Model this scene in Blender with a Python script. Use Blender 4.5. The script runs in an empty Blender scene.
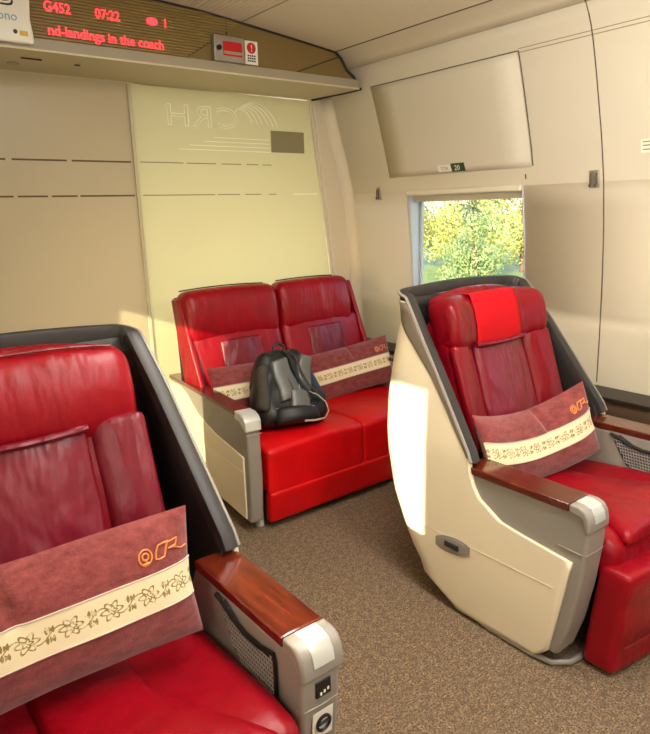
import bpy, math, random
from mathutils import Vector, Matrix, noise
random.seed(7)
C = bpy.context.scene.collection
PI = math.pi

# ---------------------------------------------------------------- materials
class NT:
    def __init__(s, m): s.t = m.node_tree; s.n = s.t.nodes; s.l = s.t.links
    def new(s, typ, **kw):
        n = s.n.new(typ)
        for k, v in kw.items(): setattr(n, k, v)
        return n
    def set(s, sock, v):
        if isinstance(v, bpy.types.NodeSocket): s.l.new(v, sock)
        else: sock.default_value = v
    def math(s, op, a, b=0.0, c=None):
        n = s.new('ShaderNodeMath', operation=op)
        s.set(n.inputs[0], a); s.set(n.inputs[1], b)
        if c is not None: s.set(n.inputs[2], c)
        return n.outputs[0]
    def mix(s, f, a, b):
        n = s.new('ShaderNodeMix', data_type='RGBA')
        s.set(n.inputs[0], f); s.set(n.inputs[6], a); s.set(n.inputs[7], b)
        return n.outputs[2]
    def noise(s, scale, detail=3, rough=.5, vec=None, coord='Object', stretch=None):
        n = s.new('ShaderNodeTexNoise')
        n.inputs['Scale'].default_value = scale; n.inputs['Detail'].default_value = detail
        n.inputs['Roughness'].default_value = rough
        tc = s.new('ShaderNodeTexCoord'); v = tc.outputs[coord]
        if stretch:
            mp = s.new('ShaderNodeMapping'); mp.inputs['Scale'].default_value = stretch
            s.l.new(v, mp.inputs[0]); v = mp.outputs[0]
        s.l.new(v, n.inputs['Vector'])
        return n.outputs['Fac']
    def ramp(s, f, p0, p1):
        n = s.new('ShaderNodeMapRange'); n.inputs[1].default_value = p0; n.inputs[2].default_value = p1
        s.set(n.inputs[0], f); return n.outputs[0]

def rgb(r, g, b):   # sRGB 0-255 to linear
    f = lambda c: c/12.92 if c <= .04045 else ((c+.055)/1.055)**2.4
    return (f(r/255), f(g/255), f(b/255), 1)

def base(name, col, rough=.5, metal=0, spec=.5, coat=0):
    m = bpy.data.materials.new(name); m.use_nodes = True
    b = m.node_tree.nodes['Principled BSDF']
    b.inputs['Base Color'].default_value = col; b.inputs['Roughness'].default_value = rough
    b.inputs['Metallic'].default_value = metal; b.inputs['Specular IOR Level'].default_value = spec
    b.inputs['Coat Weight'].default_value = coat; b.inputs['Coat Roughness'].default_value = .15
    return m, b, NT(m)

def bump(nt, b, h, strength=.3, dist=.002):
    bp = nt.new('ShaderNodeBump'); bp.inputs['Strength'].default_value = strength; bp.inputs['Distance'].default_value = dist
    nt.set(bp.inputs['Height'], h); nt.l.new(bp.outputs[0], b.inputs['Normal'])

def plain(name, col, rough=.5, metal=0, spec=.5, var=.06, scale=9, bstr=.15, coat=0):
    m, b, nt = base(name, col, rough, metal, spec, coat)
    f = nt.noise(scale, 3)
    dark = tuple(c*(1-var*2) for c in col[:3])+(1,)
    lite = tuple(min(1, c*(1+var)) for c in col[:3])+(1,)
    nt.l.new(nt.mix(f, dark, lite), b.inputs['Base Color'])
    bump(nt, b, nt.noise(240, 2), bstr, .0006)
    return m

def leather(name, col, rough=.34, wr=.5, spec=.28, sheen=.0):
    m, b, nt = base(name, col, rough, 0, spec)
    f = nt.noise(6, 4, .6)
    nt.l.new(nt.mix(nt.ramp(f, .3, .7), tuple(c*.86 for c in col[:3])+(1,), tuple(min(1, c*1.1) for c in col[:3])+(1,)), b.inputs['Base Color'])
    big = nt.noise(9, 2, .5, stretch=(1.6, 1, .55)); fine = nt.noise(330, 2, .6)
    h = nt.math('ADD', nt.math('MULTIPLY', big, 6.0*wr), nt.math('MULTIPLY', fine, .12))
    bump(nt, b, h, .55, .006)
    nt.l.new(nt.ramp(nt.noise(14, 3), -.6, 2.6), b.inputs['Roughness']) if False else None
    return m

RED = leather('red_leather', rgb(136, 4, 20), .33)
RED_D = leather('red_leather_deep', rgb(116, 4, 18), .3, .6)
RED_IN = leather('red_leather_panel', rgb(112, 12, 32), .34, .9, .45)
RED_SUNLIT = leather('red_leather_sunlit', rgb(198, 8, 14), .36, .35)  # brighter red puts sunlight into the colour of the sofa seat and valance
RED_CLOTH = plain('red_headrest_cloth', rgb(186, 0, 16), .8, spec=.25, var=.05, scale=14)
PIPING = plain('red_piping', rgb(120, 4, 12), .5)
CREAM = plain('cream_shell', rgb(222, 208, 178), .35, var=.02, bstr=.05)
GREY = plain('warm_grey_plastic', rgb(136, 128, 118), .42, var=.03, bstr=.15)
GREY_D = plain('charcoal_liner', rgb(38, 34, 33), .6, var=.1)
GREY_M = plain('charcoal_rim', rgb(46, 42, 40), .45, metal=.1, var=.04)
BLACK = plain('black_plastic', rgb(14, 13, 13), .45, var=.1)
WHITE = plain('white_plastic', rgb(232, 226, 212), .4, var=.02)
SILVER = plain('silver_plate', rgb(196, 196, 190), .3, metal=.3, var=.03)
METAL = plain('brushed_metal', rgb(170, 165, 155), .35, metal=.7, var=.05)
WALL = plain('wall_cream', rgb(204, 194, 172), .55, var=.025, scale=3, bstr=.05)
CEIL = plain('ceiling_cream', rgb(206, 194, 168), .6, var=.03, scale=40, bstr=.3)
PILLAR = plain('pillar_cream', rgb(214, 200, 172), .5, var=.02, scale=3)
SEAM = plain('dark_seam', rgb(88, 74, 52), .7)
GASKET = plain('black_gasket', rgb(22, 14, 10), .6)
HEADER = plain('olive_header', rgb(118, 96, 52), .4, var=.05, scale=4)
HEADER_L = plain('header_lip', rgb(152, 140, 118), .45, var=.03)
SOFFIT = plain('header_soffit', rgb(196, 184, 150), .45, var=.02)
LEDGE = plain('ledge_brown', rgb(84, 66, 48), .5)
LEDGE_T = plain('ledge_dark', rgb(34, 24, 20), .4)
BLIND = plain('blind_cream', rgb(214, 204, 182), .5)
REVEAL = plain('window_reveal', rgb(186, 190, 196), .45)
YELLOW = plain('yellow_label', rgb(214, 178, 60), .6)
REDP = plain('red_plastic', rgb(190, 18, 24), .35)
GREENP = plain('dark_green_sign', rgb(44, 62, 38), .5)
BLUEP = plain('blue_print', rgb(110, 160, 190), .6)
FABRIC_B = plain('black_nylon', rgb(20, 19, 16), .5, var=.15, scale=20, bstr=.5)
FABRIC_G = plain('grey_nylon', rgb(92, 91, 88), .35, var=.15, scale=16, bstr=.5)
FABRIC_O = plain('olive_mesh', rgb(60, 54, 44), .8, var=.3, scale=90, bstr=.6)
WEB = plain('pale_webbing', rgb(190, 174, 156), .7)
GOLD = plain('gold_thread', rgb(214, 130, 62), .5, spec=.6)
TRUNK = plain('tree_bark', rgb(90, 70, 50), .9)
STICK = plain('pale_sticker', rgb(226, 220, 206), .5)

def wood():
    m, b, nt = base('glossy_wood', rgb(92, 34, 14), .16, 0, .6, .6)
    f = nt.noise(7, 5, .6, stretch=(9, 1, 1))
    nt.l.new(nt.mix(nt.ramp(f, .3, .7), rgb(58, 14, 7), rgb(100, 36, 17)), b.inputs['Base Color'])
    return m
WOOD = wood()

def carpet():
    m, b, nt = base('carpet', rgb(110, 92, 74), .95, 0, .1)
    f = nt.noise(150, 3, .8); g = nt.noise(45, 2, .6)
    c = nt.mix(nt.ramp(f, .38, .62), rgb(48, 36, 28), rgb(180, 152, 120))
    c = nt.mix(nt.ramp(g, .35, .75), c, rgb(100, 84, 70))
    nt.l.new(c, b.inputs['Base Color'])
    bump(nt, b, nt.math('ADD', f, nt.noise(420, 2)), 1, .004)
    return m
CARPET = carpet()

def suede():
    m, b, nt = base('maroon_suede', rgb(128, 52, 52), .85, 0, .2)
    f = nt.noise(26, 5, .7, stretch=(1, 1, 2))
    nt.l.new(nt.mix(nt.ramp(f, .3, .72), rgb(100, 38, 38), rgb(146, 70, 66)), b.inputs['Base Color'])
    b.inputs['Sheen Weight'].default_value = .35
    bump(nt, b, nt.math('ADD', nt.noise(150, 3), nt.math('MULTIPLY', nt.noise(12, 3), 3.0)), .5, .003)
    return m
SUEDE = suede()

def floral():
    m, b, nt = base('floral_band', rgb(222, 206, 168), .8, 0, .2)
    tc = nt.new('ShaderNodeTexCoord'); sp = nt.new('ShaderNodeSeparateXYZ'); nt.l.new(tc.outputs['UV'], sp.inputs[0])
    M = nt.math
    U = M('MULTIPLY', sp.outputs[0], 8.0)
    x = M('SUBTRACT', M('FRACT', U), .5)
    y = M('MULTIPLY', M('SUBTRACT', sp.outputs[1], .5), 1.15)
    alt = M('ABSOLUTE', x)
    r = M('SQRT', M('ADD', M('MULTIPLY', x, x), M('MULTIPLY', y, y)))
    th = M('ARCTAN2', y, x)
    def ring(rad, amp, k, w):
        t = M('ADD', rad, M('MULTIPLY', M('COSINE', M('MULTIPLY', th, k)), amp))
        return M('LESS_THAN', M('ABSOLUTE', M('SUBTRACT', r, t)), w)
    a = ring(.22, .06, 6., .03); a2 = ring(.10, .03, 5., .028)
    # leaves between the flowers
    xe = M('SUBTRACT', M('ABSOLUTE', x), .44); ye = M('SUBTRACT', M('ABSOLUTE', y), .14)
    re = M('SQRT', M('ADD', M('MULTIPLY', M('MULTIPLY', xe, xe), 1.2), M('MULTIPLY', M('MULTIPLY', ye, ye), .8)))
    leaf = M('LESS_THAN', re, M('ADD', .075, M('MULTIPLY', M('SINE', M('MULTIPLY', x, 60.)), .03)))
    stem = M('LESS_THAN', M('ABSOLUTE', M('SUBTRACT', y, M('MULTIPLY', M('SINE', M('MULTIPLY', U, 2*PI)), .17))), .02)
    f = M('MINIMUM', M('ADD', M('ADD', a, a2), M('ADD', leaf, stem)), 1.0)
    f = M('MULTIPLY', f, nt.ramp(nt.noise(90, 2), .3, .5))
    nt.l.new(nt.mix(f, rgb(226, 210, 172), rgb(138, 118, 66)), b.inputs['Base Color'])
    bump(nt, b, f, .5, .001)
    return m
FLORAL = floral()

def emis(name, col, s):
    m, b, nt = base(name, (0.02, 0.0, 0.0, 1), .5)
    b.inputs['Emission Color'].default_value = col; b.inputs['Emission Strength'].default_value = s
    return m
LED = emis('led_red', (1, .03, .04, 1), 2.2)
LAMP = emis('lamp_diffuser', (1, .97, .92, 1), 9.0)

def frosted(name='frosted_glass', c0=rgb(200, 196, 164), c1=rgb(236, 230, 200)):
    m = bpy.data.materials.new(name); m.use_nodes = True
    nt = NT(m); out = nt.n['Material Output']; b = nt.n['Principled BSDF']
    b.inputs['Base Color'].default_value = c0; b.inputs['Roughness'].default_value = .32
    b.inputs['Specular IOR Level'].default_value = .4
    tr = nt.new('ShaderNodeBsdfTranslucent'); tr.inputs[0].default_value = c1
    mx = nt.new('ShaderNodeMixShader'); mx.inputs[0].default_value = .42
    nt.l.new(b.outputs[0], mx.inputs[1]); nt.l.new(tr.outputs[0], mx.inputs[2]); nt.l.new(mx.outputs[0], out.inputs[0])
    return m
FROST = frosted()
FROST_T = frosted('tan_frosted_glass', rgb(190, 178, 152), rgb(214, 202, 178))
ETCH = plain('etched_line', rgb(250, 248, 226), .4)
PLATE = plain('grey_glass_plate', rgb(140, 130, 96), .4)

def clear():
    m = bpy.data.materials.new('clear_glass'); m.use_nodes = True
    nt = NT(m); nt.n.remove(nt.n['Principled BSDF'])
    t = nt.new('ShaderNodeBsdfTransparent'); t.inputs[0].default_value = (.97, .99, .97, 1)
    g = nt.new('ShaderNodeBsdfGlossy'); g.inputs['Roughness'].default_value = .03
    mx = nt.new('ShaderNodeMixShader'); mx.inputs[0].default_value = .05
    nt.l.new(t.outputs[0], mx.inputs[1]); nt.l.new(g.outputs[0], mx.inputs[2]); nt.l.new(mx.outputs[0], nt.n['Material Output'].inputs[0])
    return m
CLEAR = clear()

def leafm(name, c0, c1):
    m, b, nt = base(name, c0, .6, 0, .3)
    nt.l.new(nt.mix(nt.ramp(nt.noise(1.6, 4, .7), .35, .65), c0, c1), b.inputs['Base Color'])
    return m
LEAF_A = leafm('leaf_yellow_green', rgb(104, 118, 52), rgb(176, 168, 92))
LEAF_B = leafm('leaf_green', rgb(70, 100, 60), rgb(136, 146, 90))
GRASS = leafm('grass', rgb(90, 110, 60), rgb(130, 140, 80))

# ---------------------------------------------------------------- mesh helpers
class MB:
    def __init__(s): s.v = []; s.f = []; s.uv = {}
    def grid(s, fn, nu, nv, cu=False, uv=False, flip=False):
        o = len(s.v)
        for i in range(nu if cu else nu+1):
            for j in range(nv+1): s.v.append(tuple(fn(i/nu, j/nv)))
        n = nu if cu else nu+1
        for i in range(nu):
            for j in range(nv):
                a = o+i*(nv+1)+j; b = o+((i+1) % n)*(nv+1)+j
                q = (a, b, b+1, a+1)
                if flip: q = q[::-1]
                if uv:
                    w = [(i/nu, j/nv), ((i+1)/nu, j/nv), ((i+1)/nu, (j+1)/nv), (i/nu, (j+1)/nv)]
                    s.uv[len(s.f)] = w[::-1] if flip else w
                s.f.append(q)
        return s
    def box(s, x0, x1, y0, y1, z0, z1):
        o = len(s.v)
        s.v += [(x, y, z) for x in (x0, x1) for y in (y0, y1) for z in (z0, z1)]
        s.f += [tuple(o+k for k in q) for q in ((0, 1, 3, 2), (4, 6, 7, 5), (0, 4, 5, 1), (2, 3, 7, 6), (0, 2, 6, 4), (1, 5, 7, 3))]
        return s
    def rbox(s, hx, hy, hz, r, n=8, warp=None):
        r = min(r, hx, hy, hz)
        def ticks(h):
            a = [-h+r*(1-math.cos(k*PI/8)) for k in range(4)]
            mid = [-(h-r)+2*(h-r)*k/n for k in range(n+1)]
            return a+mid+[-t for t in a[::-1]]
        idx = {}
        def vert(p):
            k = tuple(round(c, 5) for c in p)
            if k in idx: return idx[k]
            q = [max(-(h-r), min(h-r, c)) for c, h in zip(p, (hx, hy, hz))]
            d = Vector([a-b for a, b in zip(p, q)])
            w = Vector(q)+(d.normalized()*r if d.length > 1e-9 else d)
            if warp: w = warp(w)
            s.v.append(tuple(w)); idx[k] = len(s.v)-1; return idx[k]
        H = (hx, hy, hz)
        for ax in range(3):
            a, b = (ax+1) % 3, (ax+2) % 3
            ta, tb = ticks(H[a]), ticks(H[b])
            for sg in (-1, 1):
                for i in range(len(ta)-1):
                    for j in range(len(tb)-1):
                        q = []
                        for (u, w) in ((ta[i], tb[j]), (ta[i+1], tb[j]), (ta[i+1], tb[j+1]), (ta[i], tb[j+1])):
                            p = [0, 0, 0]; p[ax] = sg*H[ax]; p[a] = u; p[b] = w; q.append(vert(p))
                        if len(set(q)) < 4: continue
                        s.f.append(tuple(q if sg > 0 else q[::-1]))
        return s
    def tube(s, pts, r, seg=8, closed=False, flat=1.0):
        pts = [Vector(p) for p in pts]; n = len(pts); o = len(s.v)
        up = None
        for i, p in enumerate(pts):
            t = (pts[(i+1) % n]-pts[i-1]) if closed else (pts[min(i+1, n-1)]-pts[max(i-1, 0)])
            t.normalize()
            if up is None:
                up = Vector((0, 0, 1)) if abs(t.z) < .9 else Vector((0, 1, 0))
            a = t.cross(up).normalized(); bb = a.cross(t).normalized(); up = bb
            rr = r(i/(n-1)) if callable(r) else r
            for k in range(seg):
                c = 2*PI*k/seg
                s.v.append(tuple(p+a*math.cos(c)*rr+bb*math.sin(c)*rr*flat))
        for i in range(n if closed else n-1):
            j = (i+1) % n
            for k in range(seg):
                l = (k+1) % seg
                s.f.append((o+i*seg+k, o+i*seg+l, o+j*seg+l, o+j*seg+k))
        if not closed:
            s.f.append(tuple(o+k for k in range(seg))[::-1]); s.f.append(tuple(o+(n-1)*seg+k for k in range(seg)))
        return s
    def prism(s, poly, ax, a, b):
        """poly of 2d points extruded along axis ax (0: poly is y,z; 1: x,z; 2: x,y)"""
        o = len(s.v); n = len(poly)
        def P(p, t):
            return (t, p[0], p[1]) if ax == 0 else ((p[0], t, p[1]) if ax == 1 else (p[0], p[1], t))
        s.v += [P(p, a) for p in poly]+[P(p, b) for p in poly]
        s.f.append(tuple(range(o, o+n))); s.f.append(tuple(range(o+2*n-1, o+n-1, -1)))
        for i in range(n):
            j = (i+1) % n; s.f.append((o+i, o+n+i, o+n+j, o+j))
        return s
    def quad(s, *p):
        o = len(s.v); s.v += [tuple(q) for q in p]; s.f.append(tuple(range(o, o+len(p)))); return s
    def build(s, name, mat, parent=None, bevel=0, smooth=True, solid=0, sub=0, ang=40, mats=None, segs=3, off=-1):
        me = bpy.data.meshes.new(name); me.from_pydata(s.v, [], s.f)
        if s.uv:
            u = me.uv_layers.new(name='UVMap')
            for p in me.polygons:
                if p.index in s.uv:
                    for li, w in zip(p.loop_indices, s.uv[p.index]): u.data[li].uv = w
        import bmesh
        bm = bmesh.new(); bm.from_mesh(me); bmesh.ops.recalc_face_normals(bm, faces=bm.faces); bm.to_mesh(me); bm.free()
        me.materials.append(mat)
        if smooth:
            me.polygons.foreach_set('use_smooth', [True]*len(me.polygons))
            me.set_sharp_from_angle(angle=math.radians(ang))
        o = bpy.data.objects.new(name, me); C.objects.link(o)
        if parent: o.parent = parent
        if solid:
            m = o.modifiers.new('solid', 'SOLIDIFY'); m.thickness = solid; m.offset = off
        if bevel:
            m = o.modifiers.new('bevel', 'BEVEL'); m.width = bevel; m.segments = segs; m.limit_method = 'ANGLE'; m.angle_limit = math.radians(35)
            m.harden_normals = False
        if sub:
            m = o.modifiers.new('sub', 'SUBSURF'); m.levels = sub; m.render_levels = sub
        return o

def tag(o, label, cat, group=None, kind=None):
    o['label'] = label
    if cat: o['category'] = cat
    if group: o['group'] = group
    if kind: o['kind'] = kind
    return o
def thing(name, label, cat, loc=(0, 0, 0), rot=(0, 0, 0), group=None):
    o = bpy.data.objects.new(name, None); C.objects.link(o); o.location = loc; o.rotation_euler = rot
    o.empty_display_size = .05
    return tag(o, label, cat, group)
def struct(o): o['kind'] = 'structure'; return o

def xf(M4, mb):
    mb.v = [tuple(M4 @ Vector(p)) for p in mb.v]; return mb

def text_mb(txt, size, fn, extr=.0006, space=1.0, bold=0):
    """font outline -> mesh, mapped by fn(x, y, depth)"""
    cu = bpy.data.curves.new('txt', 'FONT'); cu.body = txt; cu.size = size; cu.extrude = extr; cu.resolution_u = 3
    cu.space_character = space; cu.offset = bold
    cu.align_x = 'LEFT'
    ob = bpy.data.objects.new('txt', cu); C.objects.link(ob)
    dg = bpy.context.evaluated_depsgraph_get()
    me = bpy.data.meshes.new_from_object(ob.evaluated_get(dg))
    mb = MB(); mb.v = [tuple(fn(v.co.x, v.co.y, v.co.z)) for v in me.vertices]; mb.f = [tuple(p.vertices) for p in me.polygons]
    bpy.data.objects.remove(ob); bpy.data.curves.remove(cu); bpy.data.meshes.remove(me)
    return mb

def interp(tab, z):
    if z <= tab[0][0]: return tab[0][1]
    for (a, x), (b, y) in zip(tab, tab[1:]):
        if z <= b: return x+(y-x)*(z-a)/(b-a)
    return tab[-1][1]
def sm(tab, z, w=.03):
    return (interp(tab, z-w)+interp(tab, z)*2+interp(tab, z+w))/4

# ---------------------------------------------------------------- the room shell
CX = 1.335
WP = [(0, 3.165), (.57, 3.162), (.85, 3.155), (1.113, 3.142), (1.4, 3.118), (1.657, 3.081), (1.85, 3.035), (2.015, 2.984), (2.15, 2.942), (2.285, 2.895), (2.36, 2.858), (2.41, 2.82)]
def wx(z): return sm(WP, z, .04) if z < 2.37 else interp(WP, z)
CP = [(2.82, 2.41), (2.78, 2.44), (2.72, 2.462), (2.62, 2.478), (2.46, 2.497), (2.3, 2.515), (1.97, 2.55), (1.74, 2.572), (1.52, 2.583), (CX, 2.588)]
YR, YB, YV = -1.9, 3.7, 5.0

def wall(side, holes):
    zs = sorted(set([0, .57, .7, .85, 1.0, 1.113, 1.25, 1.4, 1.53, 1.657, 1.75, 1.85, 1.93, 2.015, 2.08, 2.15, 2.22, 2.285, 2.33, 2.36, 2.41]+[h[k] for h in holes for k in (2, 3)]))
    ys = sorted(set([YR, YV]+[h[k] for h in holes for k in (0, 1)]))
    mb = MB(); idx = {}
    def V(y, z):
        if (y, z) not in idx:
            x = wx(z); x = x if side > 0 else 2*CX-x
            idx[(y, z)] = len(mb.v); mb.v.append((x, y, z))
        return idx[(y, z)]
    for a, b in zip(ys, ys[1:]):
        for c, d in zip(zs, zs[1:]):
            my, mz = (a+b)/2, (c+d)/2
            if any(h[0] < my < h[1] and h[2] < mz < h[3] for h in holes): continue
            mb.f.append((V(a, c), V(b, c), V(b, d), V(a, d)))
    return mb
WZ0, WZ1 = .93, 1.65
holesR = [(2.185, 3.07, WZ0, WZ1), (-.1, .75, WZ0, WZ1)]
holesL = [(.20, .66, 1.05, 1.75), (1.75, 2.62, .93, 1.74), (-1.75, -.98, .93, 1.72)]
def mkwall(name, side, holes):
    o = wall(side, holes).build(name, WALL, solid=.05, off=0)
    # thicken outwards only
    m = o.modifiers['solid']; m.offset = 0; m.thickness = .02
    return struct(o)
mkwall('wall_right', 1, holesR); mkwall('wall_left', -1, holesL)
def window(name, side, h):
    y0, y1, z0, z1 = h; mb = MB(); d = .115
    X = lambda z: (wx(z)-.012 if side > 0 else 2*CX-wx(z)+.012)
    xo = (3.20 if side > 0 else 2*CX-3.20)
    loop = [(y0, z0), (y0, (z0+z1)/2), (y0, z1), (y1, z1), (y1, (z0+z1)/2), (y1, z0)]
    mb.grid(lambda u, v: (lambda p: (X(p[1])*(1-v)+xo*v, p[0], p[1]))(loop[int(round(u*6)) % 6]), 6, 3, cu=True)
    o = mb.build(name, REVEAL, solid=.008, off=0, ang=30); struct(o)
    fr = MB()
    for (a, b, c, dd) in ((y0, y1, z0, z0+.03), (y0, y1, z1-.02, z1), (y0, y0+.022, z0, z1), (y1-.022, y1, z0, z1)):
        fr.box(xo-.008, xo+.012, a, b, c, dd)
    fr.build('window_frame', BLACK if side < 0 else REVEAL, o, bevel=.003)
    MB().box(xo+.0, xo+.004, y0+.01, y1-.01, z0+.01, z1-.01).build('window_pane', CLEAR, o, smooth=False)
    return o
window('window_1', 1, holesR[0]); window('window_2', 1, holesR[1])
window('window_3', -1, holesL[0]); window('window_4', -1, holesL[1]); window('window_5', -1, holesL[2])

# ceiling
full = CP+[(2*CX-x, z) for x, z in CP[-2::-1]]
mb = MB(); mb.grid(lambda u, v: (full[int(round(u*(len(full)-1)))][0], YR+(YV-YR)*v, full[int(round(u*(len(full)-1)))][1]), len(full)-1, 6)
struct(mb.build('ceiling', CEIL, solid=.02, off=0, ang=50))
struct(MB().box(2*CX-3.17, 3.17, YR, YV, -.05, 0).build('floor', CARPET, smooth=False))
prof = [(wx(z/20*2.41), z/20*2.41) for z in range(21)]+CP[1:]
poly = prof+[(2*CX-x, z) for x, z in prof[::-1]]
struct(MB().prism([(x, z) for x, z in poly], 1, YR-.06, YR).build('wall_rear', WALL, smooth=False))
struct(MB().prism([(x, z) for x, z in poly], 1, YV, YV+.06).build('wall_vestibule', WALL, smooth=False))

# bulkhead: right pillar, upper closure, left pier
ps = [(2.76, 2.30), (2.80, 2.0), (2.87, 1.5), (2.925, 1.05), (2.965, .5), (2.98, 0)]
pp = ps[::-1]+[(wx(2.3)+0, 2.3)][:0]
pil = [(x, z) for x, z in ps[::-1]]+[(wx(z)-.002, z) for z in (2.30, 2.15, 2.0, 1.85, 1.657, 1.4, 1.1, .85, .5, 0)]
struct(MB().prism(pil, 1, 3.655, 3.73).build('wall_front', PILLAR, bevel=.012, ang=50))
up = [(2.76, 2.29), (wx(2.29)-.003, 2.29)]+[(x-.003, z-.003) for x, z in CP]+[(2*CX-x+.003, z-.003) for x, z in CP[-2::-1]]+[(-.2, 2.29)]
struct(MB().prism(up, 1, 3.66, 3.72).build('wall_front_upper', HEADER, smooth=False))
# soft corner fillet between pillar and side wall
fl = MB()
def filf(u, v):
    z = 2.3*v; a = u*PI/2; r = .07
    return (wx(z)-.004-r+r*math.sin(a), 3.655-r+r*math.cos(a), z)
fl.grid(filf, 8, 14)
struct(fl.build('trim_corner', PILLAR, solid=.004, off=0))
# glass end post (metal edge)
mb = MB()
mb.tube([(x-.012, 3.668, z) for x, z in ps], .011, 8)
struct(mb.build('trim_post', PILLAR))

def glass_panel(name, label, poly, mat=FROST):
    t = thing(name, label, 'glass panel', (0, 3.69, 0), group=None)
    MB().prism(poly, 1, -.008, .008).build('glass_sheet', mat, t, smooth=False)
    return t
SX = 1.504
gl = glass_panel('glass_panel', 'frosted sliding glass door panel left of the vertical seam, crossed by two dashed lines', [(-.40, 0.005), (SX-.014, .005), (SX-.014, 2.264), (-.12, 2.264), (-.3, 1.7), (-.38, 1.1)], FROST_T)
gr = glass_panel('glass_panel', 'fixed frosted glass panel with etched mirrored CRH emblem behind the red sofa',
                 [(SX+.008, 0.005), (2.955, .005), (2.945, .5), (2.905, 1.05), (2.852, 1.5), (2.785, 2.0), (2.747, 2.264), (SX+.008, 2.264)])
MB().box(SX-.014, SX+.006, -.02, .012, .005, 2.262).build('edge_strip', SOFFIT, gl, bevel=.003)
DASH = plain('dash_brown', rgb(96, 74, 40), .6)
for zrow, seg in ((1.845, [(-.25, .62), (.64, .815), (.845, 1.12), (1.145, 1.475)]), (1.66, [(-.25, .5), (.53, .83), (.85, 1.0), (1.02, 1.155), (1.17, 1.48)])):
    for a, b in seg: MB().box(a, b, -.0105, -.0078, zrow-.004, zrow+.005).build('dash_mark', DASH, gl, smooth=False)
for a, b in ((1.53, 1.8), (1.82, 2.02), (2.06, 2.2), (2.24, 2.33), (2.36, 2.43)): MB().box(a, b, -.0100, -.0078, 1.845, 1.849).build('dash_mark', DASH, gr, smooth=False)
for a, b in ((1.53, 2.0), (2.02, 2.18), (2.22, 2.34), (2.40, 2.46)): MB().box(a, b, -.0100, -.0078, 1.660, 1.664).build('dash_mark', DASH, gr, smooth=False)
MB().box(2.6, 2.8, -.0100, -.0078, 1.658, 1.666).build('etched_line', ETCH, gr, smooth=False)
# etched emblem: mirrored CRH and swoosh
def outline(txt, size, x1, z0, r):
    cu = bpy.data.curves.new('t', 'FONT'); cu.body = txt; cu.size = size; cu.fill_mode = 'NONE'; cu.resolution_u = 4; cu.space_character = 1.12
    ob = bpy.data.objects.new('t', cu); C.objects.link(ob)
    me = bpy.data.meshes.new_from_object(ob.evaluated_get(bpy.context.evaluated_depsgraph_get()))
    mb = MB()
    for e in me.edges:
        a, b = [me.vertices[i].co for i in e.vertices]
        if (a-b).length < 1e-6: continue
        mb.tube([(x1-a.x*1.35, -.009, z0+a.y), (x1-b.x*1.35, -.009, z0+b.y)], r*1.0, 5)
    bpy.data.objects.remove(ob); bpy.data.curves.remove(cu)
    return mb
outline('CRH', .17, 2.20, 2.06, .0034).build('etched_letters', ETCH, gr)
mb = MB()
for k in range(6):
    pts = []
    for i in range(15):
        a = i/14
        an = math.radians(150-128*a)
        pts.append((2.235+.0*k+.02*k+(.075+.013*k)*math.cos(an)*.9+.03*a*k*.3, -.009, 2.135-.0*k+(.05+.012*k)*math.sin(an)-.055*a*a-.008*k*a))
    mb.tube(pts, .0038, 5)
mb.build('etched_swoosh', ETCH, gr)
for a, b, z in ((2.02, 2.42, 2.0), (1.95, 2.42, 1.975), (1.85, 2.42, 1.95), (1.78, 2.43, 1.925)): MB().box(a, b, -.0100, -.0078, z, z+.004).build('etched_line', ETCH, gr, smooth=False)
mb = MB().box(2.435, 2.70, -.014, -.0078, 1.928, 2.062); mb.build('grey_plate', PLATE, gr, bevel=.002)

# header with led display
hd = thing('bulkhead_header', 'olive-brown curved header box above the frosted glass, with grey lip', 'header', (0, 3.23, 2.28))
H0 = [(2.79, .03), (2.765, .06), (2.71, .096), (2.665, .155), (2.62, .188), (2.46, .207), (2.3, .224), (1.97, .259), (1.74, .282), (1.52, .294), (CX, .298)]
RX = lambda z: 1.64+(z-.05)*1.62
hp = [(-.15, .045), (2.79, .045)]+H0[1:]+[(2*CX-x, z) for x, z in H0[-2:0:-1]]
MB().prism(hp, 1, .0, .43).build('header_body', HEADER, hd, smooth=False)
MB().box(-.15, 2.81, -.012, .0, .0, .047).build('lip', HEADER_L, hd, bevel=.003)
mb = MB().prism([(-.15, -.012), (2.81, -.012), (2.76, .45), (-.15, .45)], 2, -.008, .001); mb.build('soffit', SOFFIT, hd, smooth=False)
mb = MB(); nr = 17
def ribz(k): return .05+.0135*k
for k in range(nr):
    z0 = ribz(k)
    pts = [(0, z0), (-.006, z0+.003), (-.006, z0+.0085), (0, z0+.0115)]
    o = len(mb.v)
    for (yy, zz) in pts:
        mb.v.append((-.1, yy-.001, zz)); mb.v.append((min(RX(zz), 2.3), yy-.001, zz))
    for i in range(3): mb.f.append((o+2*i, o+2*i+1, o+2*i+3, o+2*i+2))
mb.build('ribbed_panel', plain('olive_ribs', rgb(136, 112, 62), .45, var=.05), hd, smooth=False)
mb = MB(); mb.tube([(x, -.004, z) for x, z in [(2.805, .0)]+H0]+[(2*CX-x, -.004, z) for x, z in H0[-2::-1]], .0085, 6)
mb.tube([(2.812, -.012, -.004), (2.80, .15, -.006), (2.765, .43, -.008)], .010, 6)
mb.build('gasket', GASKET, hd)
mb = MB()
for a, b in (((RX(.05), -.002, .05), (RX(.16), -.002, .16)), ((1.885, -.002, .175), (1.885, -.002, .262)), ((2.34, -.002, .05), (2.655, -.002, .165))):
    MB().tube([a, b], .003, 5).build('header_seam', GASKET, hd)
mb = MB()
MB().box(.875, .965, .14, .155, -.0125, -.007).build('soffit_slot', GASKET, hd); MB().box(1.125, 1.15, .165, .178, -.0125, -.007).build('soffit_screw', GASKET, hd)
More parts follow.
